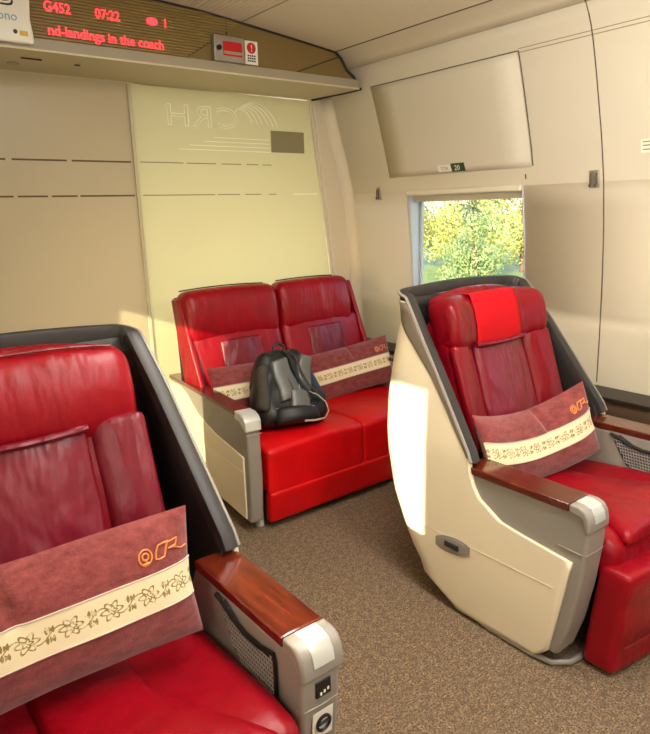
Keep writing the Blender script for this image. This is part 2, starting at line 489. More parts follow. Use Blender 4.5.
mb = MB(); mb.tube([(.87, .28, -.0135), (.87, .28, -.007)], .028, 16, ); mb.build('soffit_sensor', METAL, hd)

def led(txt, size, x0, z0, sp=1.0, wid=1.0):
    return text_mb(txt, size, lambda x, y, d: (x0+x*wid, -.0095-d, z0+y), .0008, sp, .0008)
dm = thing('led_display', 'red scrolling text display on the ribbed header: train number, time and message', 'display', (0, 3.23, 2.28))
led('G452', .058, .955, .165, 1.0, .92).build('train_number', LED, dm, smooth=False)
led('07:22', .058, 1.185, .168, 1.0, .92).build('clock_digits', LED, dm, smooth=False)
mb = MB(); mb.v = []
mb.prism([(1.465+.03*math.cos(a*PI/8)*1.0, .19+.018*math.sin(a*PI/8)) for a in range(16)], 1, -.0095, -.0085)
mb.build('led_symbol', LED, dm, smooth=False)
led('1', .055, 1.52, .172).build('coach_digit', LED, dm, smooth=False)
led('nd-landings in the coach', .058, .962, .068, 1.0, .985).build('message', LED, dm, smooth=False)

# emergency device on header
em = thing('alarm_unit', 'grey framed alarm unit with red window and black knob on the header', 'alarm', (1.876, 3.222, 2.327))
mb = MB().box(-.09, .093, -.03, 0, 0, .125); mb.build('housing', METAL, em, bevel=.004)
MB().box(-.038, .076, -.034, -.029, .028, .098).build('red_window', REDP, em, bevel=.002)
MB().box(-.038, .076, -.036, -.033, .036, .05).build('grey_strip', HEADER_L, em, bevel=.001)
MB().tube([(-.064, -.042, .062), (-.064, -.029, .062)], .013, 14).build('knob', BLACK, em)
sl = thing('safety_sticker', 'white sticker with red warning circle beside the alarm unit', 'sticker', (2.028, 3.222, 2.333))
MB().box(-.04, .04, -.003, 0, 0, .118).build('sticker_sheet', STICK, sl, smooth=False)
MB().prism([(.0+.028*math.cos(a*PI/12), .083+.028*math.sin(a*PI/12)) for a in range(24)], 1, -.0045, -.003).build('red_circle', REDP, sl, smooth=False)
text_mb('!', .05, lambda x, y, d: (-.006+x, -.005-d, .066+y)).build('exclamation_mark', STICK, sl, smooth=False)
mb = MB()
for zz in (.04, .027, .014):
    for k in range(4): mb.box(-.026+k*.0135, -.016+k*.0135, -.004, -.003, zz, zz+.008)
mb.build('printed_lines', BLACK, sl, smooth=False)

# white device at top left
rt = thing('wireless_unit', 'white plastic unit with black oval lens hanging at the top left of the header', 'device', (.80, 3.20, 2.290))
def rw(p):
    p = p.copy(); p.x += .004*math.sin(p.z*40); return p
xf(Matrix.Translation((0, 0, .14)), MB().rbox(.088, .018, .14, .012, 6, rw)).build('casing', WHITE, rt)
mb = MB(); ov = lambda k, a, b: (-.055+a*max(-1, min(1, 1.3*math.cos(k*PI/16))), .185+b*max(-1, min(1, 1.3*math.sin(k*PI/16))))
mb.prism([ov(k, .075, .044) for k in range(32)], 1, -.021, -.017); mb.build('lens_rim', BLACK, rt, smooth=False)
MB().prism([ov(k, .068, .037) for k in range(32)], 1, -.0225, -.02).build('lens_gap', WHITE, rt, smooth=False)
MB().prism([ov(k, .06, .029) for k in range(32)], 1, -.024, -.021).build('lens', BLACK, rt, smooth=False)
text_mb('bono', .05, lambda x, y, d: (-.075+x, -.0195-d, .085+y)).build('print', BLUEP, rt, smooth=False)
MB().tube([(.015, -.021, .042), (.015, -.016, .042)], .009, 12).build('indicator', BLACK, rt)
MB().box(.033, .066, -.0205, -.017, .028, .048).build('yellow_sticker', YELLOW, rt, smooth=False)

def sheer():
    m = bpy.data.materials.new('added_sun_blind'); m.use_nodes = True
    nt = NT(m); b = nt.n['Principled BSDF']; b.inputs['Base Color'].default_value = rgb(226, 214, 190); b.inputs['Roughness'].default_value = .8
    t = nt.new('ShaderNodeBsdfTransparent'); t.inputs[0].default_value = (1, .96, .86, 1)
    mx = nt.new('ShaderNodeMixShader'); mx.inputs[0].default_value = .8
    nt.l.new(b.outputs[0], mx.inputs[1]); nt.l.new(t.outputs[0], mx.inputs[2]); nt.l.new(mx.outputs[0], nt.n['Material Output'].inputs[0])
    return m
sb = thing('added_sun_blind', 'unseen sheer cream blind added over the left-hand window ahead to dim the sun', 'blind', (-.475, 2.185, .95))  # added out of view to weaken the sun on the glass and sofa side
MB().box(0, .003, -.425, .425, 0, .78).build('sun_filter_fabric', sheer(), sb, smooth=False)
MB().box(-.006, .009, -.425, .425, -.012, .004).build('bottom_bar', METAL, sb, bevel=.003)

# ---- right wall details
def wline(pts, r=.0028, off=.0105):
    return MB().tube([(wx(z)-off, y, z) for y, z in pts], r, 5)
zr = lambda a, b, n: [a+(b-a)*k/n for k in range(n+1)]
mb = wline([(1.72, z) for z in zr(.62, 2.41, 40)], .0035)
mb.tube([(x-.004, 1.72, z-.0105) for x, z in CP[:4]], .0035, 5)
struct(mb.build('trim_1', SEAM))
SEAM_L = plain('light_seam', rgb(150, 134, 104), .7)
mb = wline([(y, 2.282) for y in zr(.9, 2.11, 4)], .0024); a = wline([(y, 2.298) for y in zr(.9, 2.11, 4)], .0024)
o = len(mb.v); mb.v += a.v; mb.f += [tuple(o+i for i in f) for f in a.f]
struct(mb.build('trim_2', SEAM_L))
mb = wline([(y, 2.29) for y in zr(2.11, 3.205, 4)], .0032)
mb2 = wline([(2.11, z) for z in zr(1.75, 2.29, 12)], .0042)
mb3 = wline([(2.16, z) for z in zr(1.685, 1.71, 2)], .004)
mb4 = wline([(3.205, z) for z in zr(1.74, 2.29, 12)], .0022)
def join(*ms):
    r = MB()
    for m in ms:
        o = len(r.v); r.v += m.v; r.f += [tuple(o+i for i in f) for f in m.f]
    return r
ovp = struct(mb.build('trim_6', SEAM))
for q in (mb2, mb3): q.build('panel_gap', SEAM, ovp)
mb4.build('panel_gap', SEAM_L, ovp)
mb = MB(); mb.grid(lambda u, v: (wx(1.745+.54*v)-.0125, 2.12+1.08*u, 1.745+.54*v), 6, 14); mb.build('panel_face', WALL, ovp, solid=.002, off=0)
mb = MB(); mb.tube([(2.62, y, 2.478-.0105) for y in (YR+.1, 0, 3.66)], .0038, 5); struct(mb.build('trim_3', SEAM))
mb = MB(); mb.tube([(1.975, y, 2.55-.011) for y in (YR+.1, 0, 3.66)], .0035, 5); struct(mb.build('trim_4', SEAM_L))
# corrugated centre ceiling panel
mb = MB()
for k in range(24):
    x = 1.955-k*.026; 
    zc = interp(sorted([(a, b) for a, b in CP]), x if x > CX else 2*CX-x)
    mb.tube([(x, .4, zc-.0105), (x, 3.2, zc-.0105)], .0035, 4)
struct(mb.build('trim_5', CEIL))

# roller blind cassette
bl = thing('roller_blind', 'cream roller blind rolled up in its cassette at the top of the window', 'blind', (3.075, 2.63, 1.64))
xf(Matrix.Translation((-.002, -.005, 0)), MB().rbox(.026, .438, .018, .012, 4)).build('cassette', BLIND, bl)
MB().box(.045, .052, -.425, .425, -.055, -.01).build('pull_bar', BLIND, bl, bevel=.003)
# seat sign
sg = thing('seat_sign', 'small white and dark green seat number plate under the overhead panel', 'sign', (wx(1.775)-.017, 2.66, 1.775), (0, 0, 0))
tilt = math.atan2(wx(1.80)-wx(1.75), .05)
sg.rotation_euler = (0, tilt, 0)
sgm = lambda y0, y1, m, n, h=.02: MB().prism([(-y0, -h), (-y1, -h), (-y1+.008, h), (-y0+.008, h)], 0, -.002, .002).build(n, m, sg, smooth=False)
sgm(-.105, 0.0, STICK, 'white_field'); sgm(0.0, .1, GREENP, 'green_field', .024)
text_mb('20', .042, lambda x, y, d: (-.0025-d, -.02-x, -.016+y)).build('seat_digits', STICK, sg, smooth=False)
text_mb('TOA', .028, lambda x, y, d: (-.0025-d, .085-x, -.01+y)).build('printed_letters', HEADER_L, sg, smooth=False)
s2 = thing('wall_label', 'small pale label at the right edge of the side wall', 'label', (wx(1.795)-.018, 1.50, 1.795))
s2.rotation_euler = (0, tilt, 0)
MB().box(-.001, .001, -.03, .03, -.03, .03).build('label_sheet', plain('label_cream', rgb(236, 228, 206), .6), s2, smooth=False)
mb = MB()
for zz in (-.018, 0, .016): mb.box(-.002, -.001, -.022, .022, zz, zz+.006)
mb.build('printed_lines', SEAM_L, s2, smooth=False)
def hook(y, z, label, big):
    t = thing('coat_hook', label, 'coat hook', (wx(z)-.012, y, z), group=None)
    t.rotation_euler = (0, math.atan2(wx(z+.03)-wx(z-.03), .06), 0)
    xf(Matrix.Translation((-.004, 0, 0)), MB().rbox(.005, .022*big, .042, .005, 3)).build('back_plate', METAL, t)
    mb = MB()
    for s in (-1, 1):
        mb.tube([(-.008, s*.012*big, .03), (-.016, s*.012*big, .01), (-.018, s*.012*big, -.02), (-.026, s*.012*big, -.034), (-.03, s*.012*big, -.022)], .004, 8)
    mb.build('hook_prong', SEAM, t)
hook(3.33, 1.65, 'small metal coat hook on the wall between window and corner pillar', .8)
hook(1.765, 1.665, 'metal coat hook beside the dark vertical wall seam, right of the window', 1.2)

# side ledge / heater cover
lg = thing('wall_ledge', 'dark brown heater ledge running along the base of the window wall', 'ledge', (0, 0, 0))
MB().box(2.985, 3.15, -1.8, 3.62, 0.005, .585).build('ledge_front', LEDGE, lg, bevel=.004)
MB().box(2.965, 3.152, -1.8, 3.63, .585, .605).build('ledge_top', LEDGE_T, lg, bevel=.004)
MB().box(2.978, 2.986, -1.8, 3.6, .05, .47).build('ledge_kick', LEDGE_T, lg, bevel=.002)

# ceiling lamps
for i, y in enumerate((-1.1, .1, 1.3)):
    t = thing('ceiling_light', ['ceiling light bar at the rear of the cabin', 'ceiling light bar above the camera', 'ceiling light bar above the front seats'][i], 'light', (CX, y, 2.578))
    MB().box(-.2, .2, -.45, .45, -.02, 0).build('lamp_housing', WHITE, t, bevel=.004)
    MB().box(-.185, .185, -.43, .43, -.026, -.019).build('lamp_diffuser', LAMP, t, smooth=False)

# ---------------------------------------------------------------- seats
W0 = .46
FC = [(.02, -.30), (.065, -.355), (.25, -.39), (.43, -.42), (.447, -.27), (.462, -.15), (.52, -.05), (.58, -.01), (.655, .0), (.90, .175), (1.05, .285), (1.13, .345), (1.2, .40)]
BC = [(.02, .10), (.05, .18), (.085, .26), (.15, .34), (.23, .395), (.39, .475), (.57, .515), (.79, .53), (.96, .515), (1.13, .49), (1.22, .475)]
def hw(z): return interp([(0, W0-.004), (.15, W0), (.3, W0), (.655, .458), (.9, .43), (1.05, .414), (1.22, .388)], z)
def uplan(t, w, f, b, r):
    """t in 0..1 along a U: from (-w, f) back, round corner, across, and forward on the other side"""
    r = min(r, (b-f)*.98, w*.98)
    L1 = b-r-f; La = PI/2*r; L2 = 2*(w-r); T = 2*L1+2*La+L2
    # fixed share for each piece so that rows line up
    S = [.30, .13, .14, .13, .30]; k = 0
    while k < 4 and t > S[k]+1e-9: t -= S[k]; k += 1
    q = t/S[k]
    if k == 0: return (-w, f+L1*q)
    if k == 1: a = q*PI/2; return (-w+r-r*math.cos(a), b-r+r*math.sin(a))
    if k == 2: return (-w+r+L2*q, b)
    if k == 3: a = q*PI/2; return (w-r+r*math.sin(a), b-r+r*math.cos(a))
    return (w, f+L1*(1-q))
def ualong(w, f, b, r, s):
    r = min(r, (b-f)*.98)
    L1 = b-r-f
    if s <= L1: return (w, f+s)
    a = min((s-L1)/r, PI/2)
    return (w-r+r*math.cos(a), b-r+r*math.sin(a))
def rim_pts(off=0, n=90):
    """path of the shell rim in seat coordinates"""
    out = []
    for i in range(15):
        t = i/15; z = .64+(1.19-.64)*t
        out.append((-(hw(z)-off), interp(FC, z)+.0, z))
    w = hw(1.2)-off; b = .475-off; f = .40
    R = .065
    for i in range(13):
        a = i/12*PI/2
        out.append((-w+R-R*math.cos(a), .40+(b-.40)*math.sin(a), 1.20+.018*math.sin(a)))
    m = len(out)
    for i in range(1, 10): x = -w+R+(2*(w-R))*i/10; out.append((x, b, 1.218+.012*(1-(x/(w-R))**2)))
    return out+[(-x, y, z) for x, y, z in out[:m][::-1]]

def arm(parent, sg, wood_y1=.03):
    """sg -1: left arm (x negative)"""
    xi, xo = .345, .4535
    prof = [(-.385, .062), (-.2, .045), (.08, .045), (.2, .3), (.035, .602), (-.43, .606), (-.448, .598), (-.460, .575), (-.465, .54), (-.463, .48), (-.447, .33), (-.42, .18)]
    mb = MB().prism(prof, 0, *((xi, xo) if sg > 0 else (-xo, -xi)))
    a = mb.build('armrest', GREY, parent, bevel=.012, segs=4)
    # wooden top and label cap
    x0, x1 = (xi-.002, W0+.002) if sg > 0 else (-W0-.002, -xi+.002)
    MB().box(x0, x1, -.395, wood_y1, .600, .628).build('wooden_top', WOOD, a, bevel=.005)
    cap = [(-.396, .600), (-.396, .629), (-.430, .629), (-.452, .621), (-.466, .602), (-.472, .575), (-.472, .545), (-.455, .545), (-.44, .59)]
    MB().prism(cap, 0, x0, x1).build('armrest_cap', GREY, a, bevel=.008, segs=3)
    pl = [(-.403, .628), (-.403, .6315), (-.431, .6315), (-.454, .6235), (-.4685, .603), (-.4745, .576), (-.470, .576), (-.464, .60), (-.450, .619), (-.430, .627)]
    c = (x0+x1)/2
    MB().prism(pl, 0, c-.028, c+.03).build('control_plate', SILVER, a, bevel=.001)
    # groove bands at the front end
    for z, y in ((.468, -.4635),):
        yy = y; mb = MB()
        mb.tube([(sg*(xo+.002), yy+.10, z+.003), (sg*(xo+.002), yy+.02, z), (sg*(xo-.006), yy+.002, z), (sg*((xi+xo)/2), yy-.001, z), (sg*(xi+.008), yy+.002, z), (sg*(xi-.001), yy+.02, z)], .0018, 5)
    mb.build('groove', METAL, a)
    # inner mesh pocket
    ys = sg*(xi-.001)
    P = [(-.105, .585), (-.13, .54), (-.17, .475), (-.24, .435), (-.33, .415), (-.366, .42), (-.368, .56), (-.30, .545), (-.2, .565), (-.14, .595)]
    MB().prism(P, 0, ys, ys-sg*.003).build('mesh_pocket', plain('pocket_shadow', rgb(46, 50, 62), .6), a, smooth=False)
    mb = MB()
    def inside(y, z):
        c = False; n = len(P)
        for i in range(n):
            (a0, b0), (a1, b1) = P[i], P[(i+1) % n]
            if (b0 > z) != (b1 > z) and y < (a1-a0)*(z-b0)/(b1-b0)+a0: c = not c
        return c
    k = 0
    for i in range(40):
        for j in range(16):
            y = -.39+i*.0115+(.0025*j); z = .405+j*.0125
            if inside(y, z) and inside(y+.004, z+.011) and inside(y+.0115, z):
                pass
            if inside(y, z) and inside(y+.0025, z+.0125): mb.tube([(ys-sg*.004, y, z), (ys-sg*.004, y+.0025, z+.0125)], .0017, 4)
            if inside(y, z) and inside(y+.0115, z): mb.tube([(ys-sg*.004, y, z), (ys-sg*.004, y+.0115, z)], .0022, 4)
    mb.build('mesh_grid', GREY, a)
    mb = MB()
    mb.tube([(ys-sg*.006, y, z) for y, z in ((-.10, .592), (-.13, .585), (-.18, .565), (-.24, .553), (-.31, .556), (-.366, .572), (-.37, .55), (-.370, .47), (-.365, .425), (-.352, .412))], lambda t: .005 if t > .5 else .007, 7)
    mb.build('pocket_rim', BLACK, a)
    return a

def business_seat(label, loc, cover):
    s = thing('business_seat', label, 'seat', loc, group=None)
    # cream outer shell
    rows = [.02, .035, .05, .07, .1, .14, .19, .25, .32, .39, .43, .437, .447, .455, .465, .49, .52, .56, .61, .655]+[.655+(1.19-.655)*k/14 for k in range(1, 15)]
    mb = MB(); NU = 84; nr = len(rows)-1
    def sf(v, u):
        z = rows[int(round(v*nr))]
        x, y = uplan(u, hw(z), interp(FC, z), sm(BC, z, .03), .15 if z > .1 else .1)
        return (x, y, z)
    mb.grid(sf, nr, NU)
    mb.build('outer_shell', CREAM, s, solid=.012, off=0, ang=60)
    # dark liner inside
    rows2 = [.40]+[.40+(1.195-.40)*k/20 for k in range(1, 21)]
    def lf(v, u):
        z = rows2[int(round(v*20))]
        x, y = uplan(u, hw(z)-.04, interp(FC, z)+.012, sm(BC, z)-.045, .10)
        return (x, y, z)
    MB().grid(lf, 20, NU).build('inner_liner', GREY_D, s, solid=.006, off=0, ang=60)
    # rim: band between the shells
    rp = rim_pts(); n = len(rp)
    ri = [b if 18 < i < n-19 else a for i, (a, b) in enumerate(zip(rim_pts(.042), rim_pts(.027)))]
    mb = MB()
    def rf(u, v):
        i = int(round(u*(n-1))); a = Vector(rp[i]); b = Vector(ri[i])
        t = Vector(rp[min(i+1, n-1)])-Vector(rp[max(i-1, 0)]); t.normalize()
        nrm = t.cross(b-a).normalized()
        if nrm.y > 0 and i not in (0,): pass
        up = nrm if nrm.z > 0 else -nrm
        prof = [(-.006, -.03), (-.007, .004), (.002, .012), (.5, .016), (.9, .012), (1.0, .002), (1.02, -.03)]
        q, h = prof[int(round(v*6))]
        return a+(b-a)*q+up*h
    mb.grid(rf, n-1, 6)
    mb.build('rim', GREY_M, s, ang=50)
    for k in range(1):
        MB().tube([Vector(p)+Vector((0, -.004, .006)) for p in rim_pts(-.006)], .0065, 6).build('rim_edge', GREY, s)
    # grey corner inlay on the outside under the rim, growing towards the top
    mb = MB()
    for sgn in (-1, 1):
        def cf(u, v):
            z = .66+(1.185-.66)*u; wdt = interp([(0, .012), (.5, .03), (.75, .07), (1, .14)], u)
            x, y = ualong(hw(z)+.009, interp(FC, z)-.004, sm(BC, z, .03)+.009, .155, wdt*v)
            return (sgn*x, y, z)
        MB().grid(cf, 14, 6).build('rim_inlay', plain('inlay_brown_grey', rgb(112, 100, 86), .45), s, solid=.003, off=0)
    # low recess handle, seam and swivel foot
    rec = MB(); 
    def ocf(k, r): a = k*PI/12; return (.07+(-.085)*r*max(-1, min(1, 1.15*math.cos(a))), .285+.036*r*math.sin(a)+.012*math.cos(a)*r)
    for sgn in (-1,):
        rec.prism([ocf(k, 1) for k in range(24)], 0, sgn*(W0+.003), sgn*(W0+.009))
    h = rec.build('recess_ring', GREY, s, bevel=.002)
    mb = MB().prism([ocf(k, .78) for k in range(24)], 0, -(W0+.006), -(W0+.0105)); mb.build('recess_well', GREY, h, smooth=False)
    mb = MB().rbox(.004, .035, .012, .004, 3); xf(Matrix.Translation((-(W0+.012), .07, .285)), mb); mb.build('release_lever', GREY_D, h)
    for sgn in (-1, 1):
        MB().tube([(sgn*(W0+.0065), y, .315) for y in (-.36, -.1, .1, .24)], .0014, 4).build('shell_seam', SOFFIT, s)
    mb = MB(); mb.rbox(.30, .26, .02, .012, 4); xf(Matrix.Translation((0, -.02, .022)), mb); mb.build('swivel_base', GREY_D, s)
    for sgn in (-1, 1):
        MB().tube([(sgn*.42, .02, .035), (sgn*.44, -.03, .018), (sgn*.452, -.1, .014), (sgn*.452, -.28, .014), (sgn*.44, -.36, .014), (sgn*.39, -.40, .014), (sgn*.30, -.41, .014)], .011, 8).build('foot_rail', METAL, s)
    arm(s, 1); arm(s, -1)
    # seat cushion with side bolsters
    def cw(p):
        q = p.copy(); e = abs(p.x)/.335
        if p.z > 0: q.z += .018*max(0, (e-.45)/.55)*(1-max(0, (-p.y-.2)/.14)*.4) + .008*noise.noise(Vector((p.x*7, p.y*7, 0)))
        if p.y < -.2: q.z -= .03*((-p.y-.2)/.13)**2
        q.z += .02*(p.y < 0)*0 - .06*(p.y/.68)
        return q
    mb = MB().rbox(.336, .33, .075, .05, 12, cw); xf(Matrix.Translation((0, -.17, .385)), mb); mb.build('seat_cushion', RED, s)
    def iw(p):
        q = p.copy(); k = (.30-p.y)/.6; q.x *= max(.6, .62+1.6*(k-.45)); q.z += .012*(1-(p.x/.2)**2)*(p.z > 0)+.005*noise.noise(Vector((p.x*9, p.y*9, 3)))
        q.z += -.06*(p.y/.68)-(.02*((-p.y-.15)/.13)**2 if p.y < -.15 else 0)
        return q
    mb = MB().rbox(.20, .275, .03, .03, 10, iw); xf(Matrix.Translation((0, -.235, .460)), mb); mb.build('seat_insert', RED, s)
    # leg rest
    def lw(p):
        q = p.copy()
        q.y += -.035*(1-(p.x/.35)**2)*(p.y < 0) - .02*p.z/.2
        if p.y < 0: q.y += .004*math.sin(p.z*40+p.x*3)
        return q
    mb = MB().rbox(.352, .055, .192, .02, 10, lw); xf(Matrix.Translation((0, -.488, .205)), mb); mb.build('leg_rest', RED, s)
    mb = MB(); mb.tube([(x, -.488-.058-.035*(1-(x/.35)**2)+.004, .12+.05*(x*0)) for x in [-.33+.066*k for k in range(11)]], .004, 6)
    mb.build('leg_rest_seam', PIPING, s)
    # backrest (reclined): local plane y = .12+.36*(z-.6)
    def by(z): return .15+.34*(z-.69)
    M = Matrix.Translation((0, by(.78)+.055, .76)) @ Matrix.Rotation(-math.atan(.34), 4, 'X')
    def bw(p):
        q = p.copy(); e = abs(p.x)/.33
        if p.y < 0: q.y -= .045*max(0, (e-.5)/.5)**1.3
        q.y += .004*noise.noise(Vector((p.x*8, p.z*8, 1)))*(p.y < 0)
        q.x *= 1-.03*(p.z/.35)
        return q
    mb = xf(M, MB().rbox(.318, .055, .37, .045, 12, bw)); mb.build('backrest', RED_D, s)
    # side bolster pads (separate upholstery panels)
    for sgn in (-1, 1):
        def gw(p, sgn=sgn):
            q = p.copy(); q.y -= .012*(1-(p.x/.075)**2)*(p.y < 0)
            q.y -= .04*(.5+.5*sgn*p.x/.07)
            return q
        mb = MB().rbox(.072, .025, .215, .024, 8, gw); xf(M @ Matrix.Translation((sgn*.245, -.045, .03)), mb); mb.build('side_bolster', RED_IN if not cover else RED_D, s)
    def cwp(p):
        q = p.copy(); q.y -= .018*(1-(p.x/.165)**2)*(p.y < 0)
        q.y += .006*noise.noise(Vector((p.x*16, p.z*7, 5)))*(p.y < 0)
        return q
    mb = MB().rbox(.163, .028, .20, .022, 12, cwp); xf(M @ Matrix.Translation((0, -.045, .03)), mb); mb.build('back_insert', RED_IN, s)
    mb = MB(); mb.tube([M @ Vector((x, -.085-.012*(1-(x/.16)**2), .228-.008*(1-(x/.16)**2))) for x in [-.16+.032*k for k in range(11)]], .010, 8)
    mb.build('insert_fold', RED_IN, s)
    # headrest
    hwd = .312 if cover else .318
    Mh = Matrix.Translation((0, .325, 1.075)) @ Matrix.Rotation(-.22, 4, 'X')
    def hwp(p):
        q = p.copy(); e = abs(p.x)/hwd
        if cover:
            wv = max(0, (e-.45)/.55)
            q.y -= .055*wv**1.4*(1 if p.y < 0 else .3)
            q.z *= 1-.16*wv**2
            q.y -= .02*(1-(p.z/.12)**2)*(p.y < 0)
        else:
            q.y -= .028*(1-(p.z/.13)**2)*(p.y < 0)
            q.z -= .022*e**3*(p.z > 0)
            q.y += .005*noise.noise(Vector((p.x*22, p.z*3, 2)))*(p.y < 0)
        return q
    hz = .125 if cover else .14
    mb = xf(Mh, MB().rbox(hwd, .06, hz, .055, 14, hwp)); hr = mb.build('headrest', RED if not cover else RED_D, s)
    # upper back pad seen above the headrest
    mb = xf(Matrix.Translation((0, .37, 1.09)) @ Matrix.Rotation(-.2, 4, 'X'), MB().rbox(hwd-(.045 if cover else .01), .035, .13, .035, 10, lambda p: Vector((p.x, p.y, p.z-.05*(abs(p.x)/hwd)**2.5*(p.z > 0))))); mb.build('upper_back_pad', RED_D, s)
    if cover:
        def cvf(u, v):
            x = -.145+.29*u; a = -1.0+2.0*v
            z = .118*math.sin(a*PI/2*1.02); y = -.06-.022*(1-(z/.12)**2)
            if abs(a) > .75: y += .05*((abs(a)-.75)/.25)**1.5
            return Mh @ Vector((x, y-.004, z*1.05))
        MB().grid(cvf, 12, 20).build('headrest_cover', RED_CLOTH, hr, solid=.004)
    else:
        mb = MB(); mb.tube([Mh @ Vector((x, -.052, .13-.022*(abs(x)/hwd)**3)) for x in [-.27+.027*k for k in range(21)]], .0035, 6)
        mb.build('headrest_piping', RED_IN, hr)
    return s

seatL = business_seat('red leather business seat nearest the camera, lower left, with plain wide headrest', (.32, 1.445, 0), False)
seatR = business_seat('red leather business seat in cream shell by the window, with bright red headrest cover', (2.19, 1.40, 0), True)
# socket and sticker on the near seat's arm front
for sgn, par in ((1, seatL),):
    c = .402
    MB().box(c-.02, c+.022, -.4685, -.455, .492, .533).build('power_socket', BLACK, par, bevel=.002)
    mb = MB()
    for k in range(3): mb.box(c-.010+k*.01, c-.005+k*.01, -.4698, -.468, .498+.003*k, .505+.003*k)
    mb.build('socket_pin', WHITE, par, smooth=False)
    MB().quad((c-.028, -.4625, .452), (c+.03, -.4625, .452), (c+.03, -.4545, .375), (c-.028, -.4545, .375)).build('pictogram_sticker', STICK, par, smooth=False, solid=.001)
    mb = MB(); mb.tube([(c+.002+.018*math.cos(a), -.4625-math.sin(a)*.002, .415+.02*math.sin(a)) for a in [k*PI/10 for k in range(20)]], .004, 5, closed=True)
    mb.tube([(c-.016, -.4625, .415), (c+.02, -.4625, .417)], .004, 5)
    mb.build('pictogram', BLACK, par)

# ---------------------------------------------------------------- pillows
def pillow(label, loc, rot, w=.58, h=.33, t=.055, bend=.03, seed=0, emblem=True, wave=.0, cu=.08, band_v=(-.30, .26)):
    p = thing('throw_pillow', label, 'pillow', loc, rot, group=None)
    def S(u, v, side, off=0):
        th = t*max(0, (1-abs(u)**3.2))**.55*max(0, (1-abs(v)**3.0))**.6
        k = 1-.05*(1-abs(v))*abs(u)**3
        x = u*w/2*k; z = v*h/2*(1-.05*(1-abs(u))) + wave*u*u
        nz = noise.noise(Vector((u*2.2+seed, v*1.6, seed)))*.010*(1-abs(u)**4)*(1-abs(v)**4)
        cr = .030*math.exp(-((u-cu+.12*(v-.5))/.045)**2)*max(0, v-.1)**.7*(1-abs(v)**8) if v > .1 else 0
        y = -side*(th+off)-bend*u*u+(nz+cr)*(1 if side > 0 else 0)
        return Vector((x, y, z))
    mb = MB()
    mb.grid(lambda a, b: S(-1+2*a, -1+2*b, 1), 110, 30); mb.grid(lambda a, b: S(-1+2*a, -1+2*b, -1), 44, 26)
    mb.build('pillow_cover', SUEDE, p, ang=80)
    b0, b1 = band_v
    mb = MB().grid(lambda a, b: S(-.995+1.99*a, b0+(b1-b0)*b, 1, .0025), 50, 8, uv=True)
    bd = mb.build('floral_band', FLORAL, p, ang=80)
    mb = MB()
    for vv in (b0, b1): mb.tube([S(-.99+1.98*k/50, vv, 1, .003) for k in range(51)], .0022, 5)
    mb.build('band_edging', WEB, bd)
    if emblem:
        mb = MB()
        def E(pts, r=.0024, closed=False):
            mb.tube([S(.60+a*.30, .42+b*.22, 1, .0015) for a, b in pts], r, 5, closed)
        E([(.13+.15*math.cos(a), .5+.5*math.sin(a)) for a in [k*PI/9 for k in range(18)]], closed=True)
        E([(.13+.07*math.cos(a), .55+.22*math.sin(a)) for a in [k*PI/6 for k in range(12)]], closed=True)
        E([(.13, .35), (.13, .1)]); E([(.06, .12), (.2, .12)])
        E([(.60, .98), (.46, .95), (.38, .55), (.36, .15), (.46, .05), (.58, .12)])
        E([(.58, .12), (.68, .9), (.95, .95), (.90, .55), (.70, .5), (.86, .42), (1.05, .15), (1.2, .2)])
        E([(.60, .98), (.72, .98)])
        mb.build('gold_emblem', GOLD, p)
    return p
pillow('maroon pillow with cream floral band on the near left seat, largest in view', (.245, 1.365, .685), (-.14, .0, .0), .72, .33, .06, .02, 1, cu=-.20)
pillow('maroon pillow with cream floral band slumped on the window business seat', (2.135, 1.42, .605), (-.33, -.07, -.16), .60, .30, .065, .06, 4, wave=.045, cu=.15)
pillow('maroon pillow with diagonal floral band at the right end of the red sofa', (2.50, 2.99, .575), (-.30, -.10, -.12), .60, .30, .055, .03, 9)
pillow('maroon pillow half hidden behind the black backpack on the red sofa', (1.83, 3.02, .58), (-.30, .02, .0), .60, .30, .05, .02, 13, emblem=False)

# ---------------------------------------------------------------- sofa
so = thing('sofa', 'red leather two-seat sofa against the frosted glass wall', 'sofa', (2.15, 2.97, 0))
def sofa_arm(sg):
    xi, xo = .585, .665   # local x
    prof = [(-.47, .06), (-.1, .07), (.35, .12), (.5, .3), (.55, .6), (-.40, .605), (-.45, .6), (-.475, .575), (-.478, .5), (-.486, .3)]
    a = MB().prism(prof, 0, *((xi, xo-.008) if sg > 0 else (-xo+.008, -xi))).build('sofa_arm', GREY, so, bevel=.012)
    a.rotation_euler = (0, 0, sg*.083); a.location = (sg*.016, -.055, 0)
    # cream outer panel with swept boundary
    cp = [(-.435, .075), (-.1, .08), (.35, .13), (.5, .3), (.545, .585), (.36, .585), (.28, .56), (.12, .475), (-.1, .43), (-.435, .40)]
    MB().prism(cp, 0, *((xo-.012, xo) if sg > 0 else (-xo, -xo+.012))).build('side_panel', CREAM, a, bevel=.003)
    MB().tube([(sg*(xo+.0005), y, .33+.02*y) for y in (-.43, -.1, .2, .48)], .002, 5).build('panel_seam', SOFFIT, a)
    x0, x1 = (xi-.004, xo+.002) if sg > 0 else (-xo-.002, -xi+.004)
    MB().box(x0, x1, -.37, .53, .600, .622).build('wooden_top', WOOD, a, bevel=.005)
    cap = [(-.37, .58), (-.37, .623), (-.43, .623), (-.465, .612), (-.484, .59), (-.487, .54), (-.475, .54), (-.42, .58)]
    MB().prism(cap, 0, x0, x1).build('armrest_cap', SILVER, a, bevel=.006)
    MB().tube([(x0, -.488, .525), ((x0+x1)/2, -.489, .525), (x1, -.488, .525)], .0018, 5).build('groove', METAL, a)
sofa_arm(-1); sofa_arm(1)
